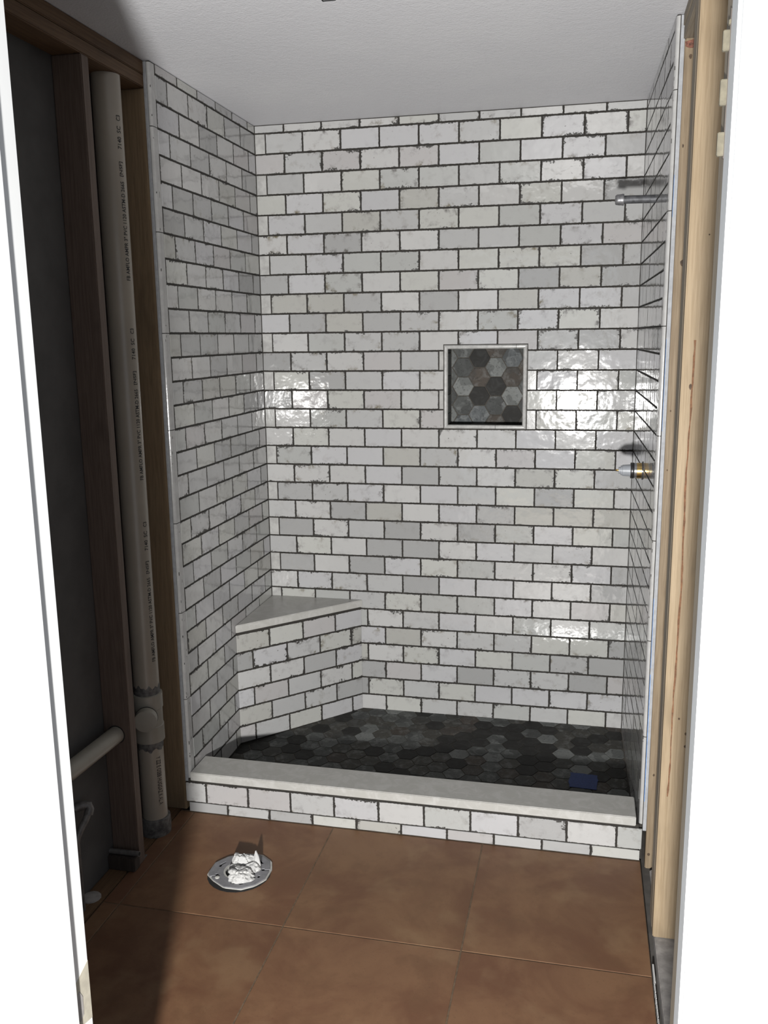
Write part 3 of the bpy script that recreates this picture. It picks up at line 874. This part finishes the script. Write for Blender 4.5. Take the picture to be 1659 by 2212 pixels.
# ------------------------------------------------------------------ toilet flange with stuffed paper
fl = empty('toilet_flange', (.303, -1.207, 0), 'grey steel toilet flange with slots set in the brown floor tiles', 'flange')
outer = [(.209, -1.245), (.209, -1.180), (.238, -1.140), (.285, -1.115), (.340, -1.110), (.383, -1.140), (.398, -1.180), (.398, -1.235), (.375, -1.272), (.340, -1.297), (.285, -1.298), (.238, -1.270)]
fc = Vector((.303, -1.207))
def ring_bm(fi, fo, z0, z1, gaps=(), n=72, oy=0):
    """annulus between two fractions of the outline, with angular gaps (degrees)"""
    bm = bmesh.new()
    def rad(q):
        d = Vector((math.cos(q), math.sin(q)))
        best = .098
        for i in range(len(outer)):
            a_, b2 = Vector(outer[i]) - fc, Vector(outer[(i + 1) % len(outer)]) - fc
            e = b2 - a_
            den = d.x * e.y - d.y * e.x
            if abs(den) < 1e-9: continue
            t = (a_.x * e.y - a_.y * e.x) / den; u = (a_.x * d.y - a_.y * d.x) / den
            if t > 0 and -.001 <= u <= 1.001: best = t; break
        return best
    for k in range(n):
        q0, q1 = 2 * math.pi * k / n, 2 * math.pi * (k + 1) / n
        md = math.degrees((q0 + q1) / 2)
        if any(g0 <= md <= g1 for g0, g1 in gaps): continue
        vs = []
        for z in (z0, z1):
            for q, f in ((q0, fi), (q1, fi), (q1, fo), (q0, fo)):
                r_ = f if f < .06 else rad(q) * (f / .098)
                vs.append(bm.verts.new((fc.x + r_ * math.cos(q), fc.y + oy + r_ * math.sin(q), z)))
        for f in ((0, 1, 2, 3), (4, 5, 6, 7), (0, 1, 5, 4), (1, 2, 6, 5), (2, 3, 7, 6), (3, 0, 4, 7)): bm.faces.new([vs[i] for i in f])
    bmesh.ops.remove_doubles(bm, verts=bm.verts, dist=1e-5)
    return bm
bm = lathe(bmesh.new(), (fc.x, fc.y - .003, 0), (0, 0, 1), [(.0002, .099), (.0012, .099)], 24)
child('floor_cut_shade', bm, T_RING, fl)  # dark disc painted in for the shadow between ring and floor
child('plastic_rim', ring_bm(.080, .0985, .0012, .0042, n=48, oy=.004), T_RIM, fl)
sl = ((8, 18), (42, 72), (150, 176), (205, 222), (290, 300), (340, 350))
child('inner_ring', ring_bm(.050, .068, .0042, .0078), T_STEEL, fl)
child('slotted_ring', ring_bm(.068, .0765, .0042, .0078, sl), T_STEEL, fl)
child('outer_ring', ring_bm(.0765, .094, .0042, .0078, ((12, 15), (343, 346), (208, 213))), T_STEEL, fl)
child('throat', ring_bm(.044, .050, .0012, .0072, n=36), T_RIM, fl)
for q in (62, 222):
    a = math.radians(q)
    child('bolt_head', lathe(bmesh.new(), (fc.x + .073 * math.cos(a), fc.y + .073 * math.sin(a), .0070), (0, 0, 1), [(0, .0075), (.003, .0075), (.0045, .0045)], 10), T_RIM, fl, True)

pap = empty('crumpled_paper', (.315, -1.21, .008), 'wad of crumpled white tissue paper stuffed in the toilet flange', 'paper')
def wad(c, rad3, seed, planes=46, sub=4, tight=.30):
    """crumpled sheet: facets cut by random planes, with pinched creases"""
    r_ = random.Random(seed)
    cuts = []
    for _ in range(planes):
        n_ = Vector((r_.gauss(0, 1), r_.gauss(0, 1), r_.gauss(0, 1))).normalized()
        cuts.append((n_, r_.uniform(1 - tight, 1)))
    valleys = [(Vector((r_.gauss(0, 1), r_.gauss(0, 1), r_.gauss(0, 1))).normalized(), r_.uniform(-.5, .5)) for _ in range(7)]
    bm = bmesh.new()
    bmesh.ops.create_icosphere(bm, subdivisions=sub, radius=1)
    for v in bm.verts:
        d = v.co.normalized()
        k = 1.05
        for n_, h in cuts:
            q = d.dot(n_)
            if q > .05: k = min(k, h / q)
        for n_, h in valleys:
            q = abs(d.dot(n_) - h)
            if q < .09: k *= 1 - .34 * (1 - q / .09) * (.5 + .5 * math.sin(d.x * 9 + d.y * 7 + h * 20))
        k *= 1 + .05 * noise.noise(d * 6 + Vector((seed, 0, 0)))
        v.co = Vector(c) + Vector((d.x * rad3[0], d.y * rad3[1], d.z * rad3[2])) * k
        v.co.z = max(v.co.z, .0082)
    return bm
child('ball', wad((.322, -1.240, .014), (.052, .050, .033), 3, 40, 4, .38), T_PAPER, pap)
child('fold', wad((.300, -1.176, .022), (.046, .026, .028), 8, 30, 4, .30), T_PAPER, pap)
child('fold', wad((.345, -1.200, .018), (.028, .030, .022), 5, 30, 3, .35), T_PAPER, pap)
child('fold', wad((.292, -1.212, .014), (.026, .024, .016), 15, 26, 3, .40), T_PAPER, pap)
# upright pointed corner of the sheet
bm = bmesh.new()
P_ = [[(.343, -1.172, .058), (.3435, -1.1715, .058), (.344, -1.171, .058)],
      [(.340, -1.178, .043), (.347, -1.182, .044), (.354, -1.176, .043)],
      [(.336, -1.184, .028), (.348, -1.191, .029), (.361, -1.183, .028)],
      [(.336, -1.190, .010), (.350, -1.197, .0102), (.366, -1.189, .010)]]
rows = [[bm.verts.new(p) for p in r_] for r_ in P_]
rows2 = [[bm.verts.new((p[0] + .0005, p[1] + .0035, p[2] - .0005)) for p in r_] for r_ in P_]
for r_ in (rows, rows2):
    for i in range(3):
        for j in range(2): bm.faces.new((r_[i][j], r_[i][j + 1], r_[i + 1][j + 1], r_[i + 1][j]))
for i in range(3):
    for j in (0, 2): bm.faces.new((rows[i][j], rows[i + 1][j], rows2[i + 1][j], rows2[i][j]))
for j in range(2):
    bm.faces.new((rows[0][j], rows[0][j + 1], rows2[0][j + 1], rows2[0][j])); bm.faces.new((rows[3][j], rows[3][j + 1], rows2[3][j + 1], rows2[3][j]))
child('pointed_flap', bm, T_PAPER, pap)

# ------------------------------------------------------------------ small remains
bm = bmesh.new(); rr = random.Random(4)
y = -1.378; x = 1.5285
while y > -1.58:
    L = .055 if y > -1.40 else rr.uniform(.008, .02)
    box(bm, x, x + (.0042 if y > -1.44 else .0024), y - L, y, -.019, .0022)
    y -= L + (.001 if y > -1.44 else rr.uniform(.001, .006))
tag(obj('caulk_strip', bm, T_PAPER), 'broken white caulk strip along the right edge of the brown floor tiles', 'caulk')
br = empty('ceiling_bracket', (.657, -1.24, CEIL), 'small grey plate edge fixed to the white ceiling at the top of the photo', 'ceiling plate')
child('plate', B(.6435, .6725, -1.285, -1.2185, CEIL - .0035, CEIL - .0002, bev=.001), T_STEEL, br)
bm = bmesh.new()
for a in ((.6410, .6430, -1.287, -1.2155), (.6730, .6750, -1.287, -1.2155), (.6430, .6730, -1.2180, -1.2155)): box(bm, a[0], a[1], a[2], a[3], CEIL - .0045, CEIL - .0002)
child('gap_shade', bm, T_RING, br)  # dark strips stand in for the shaded gap round the plate
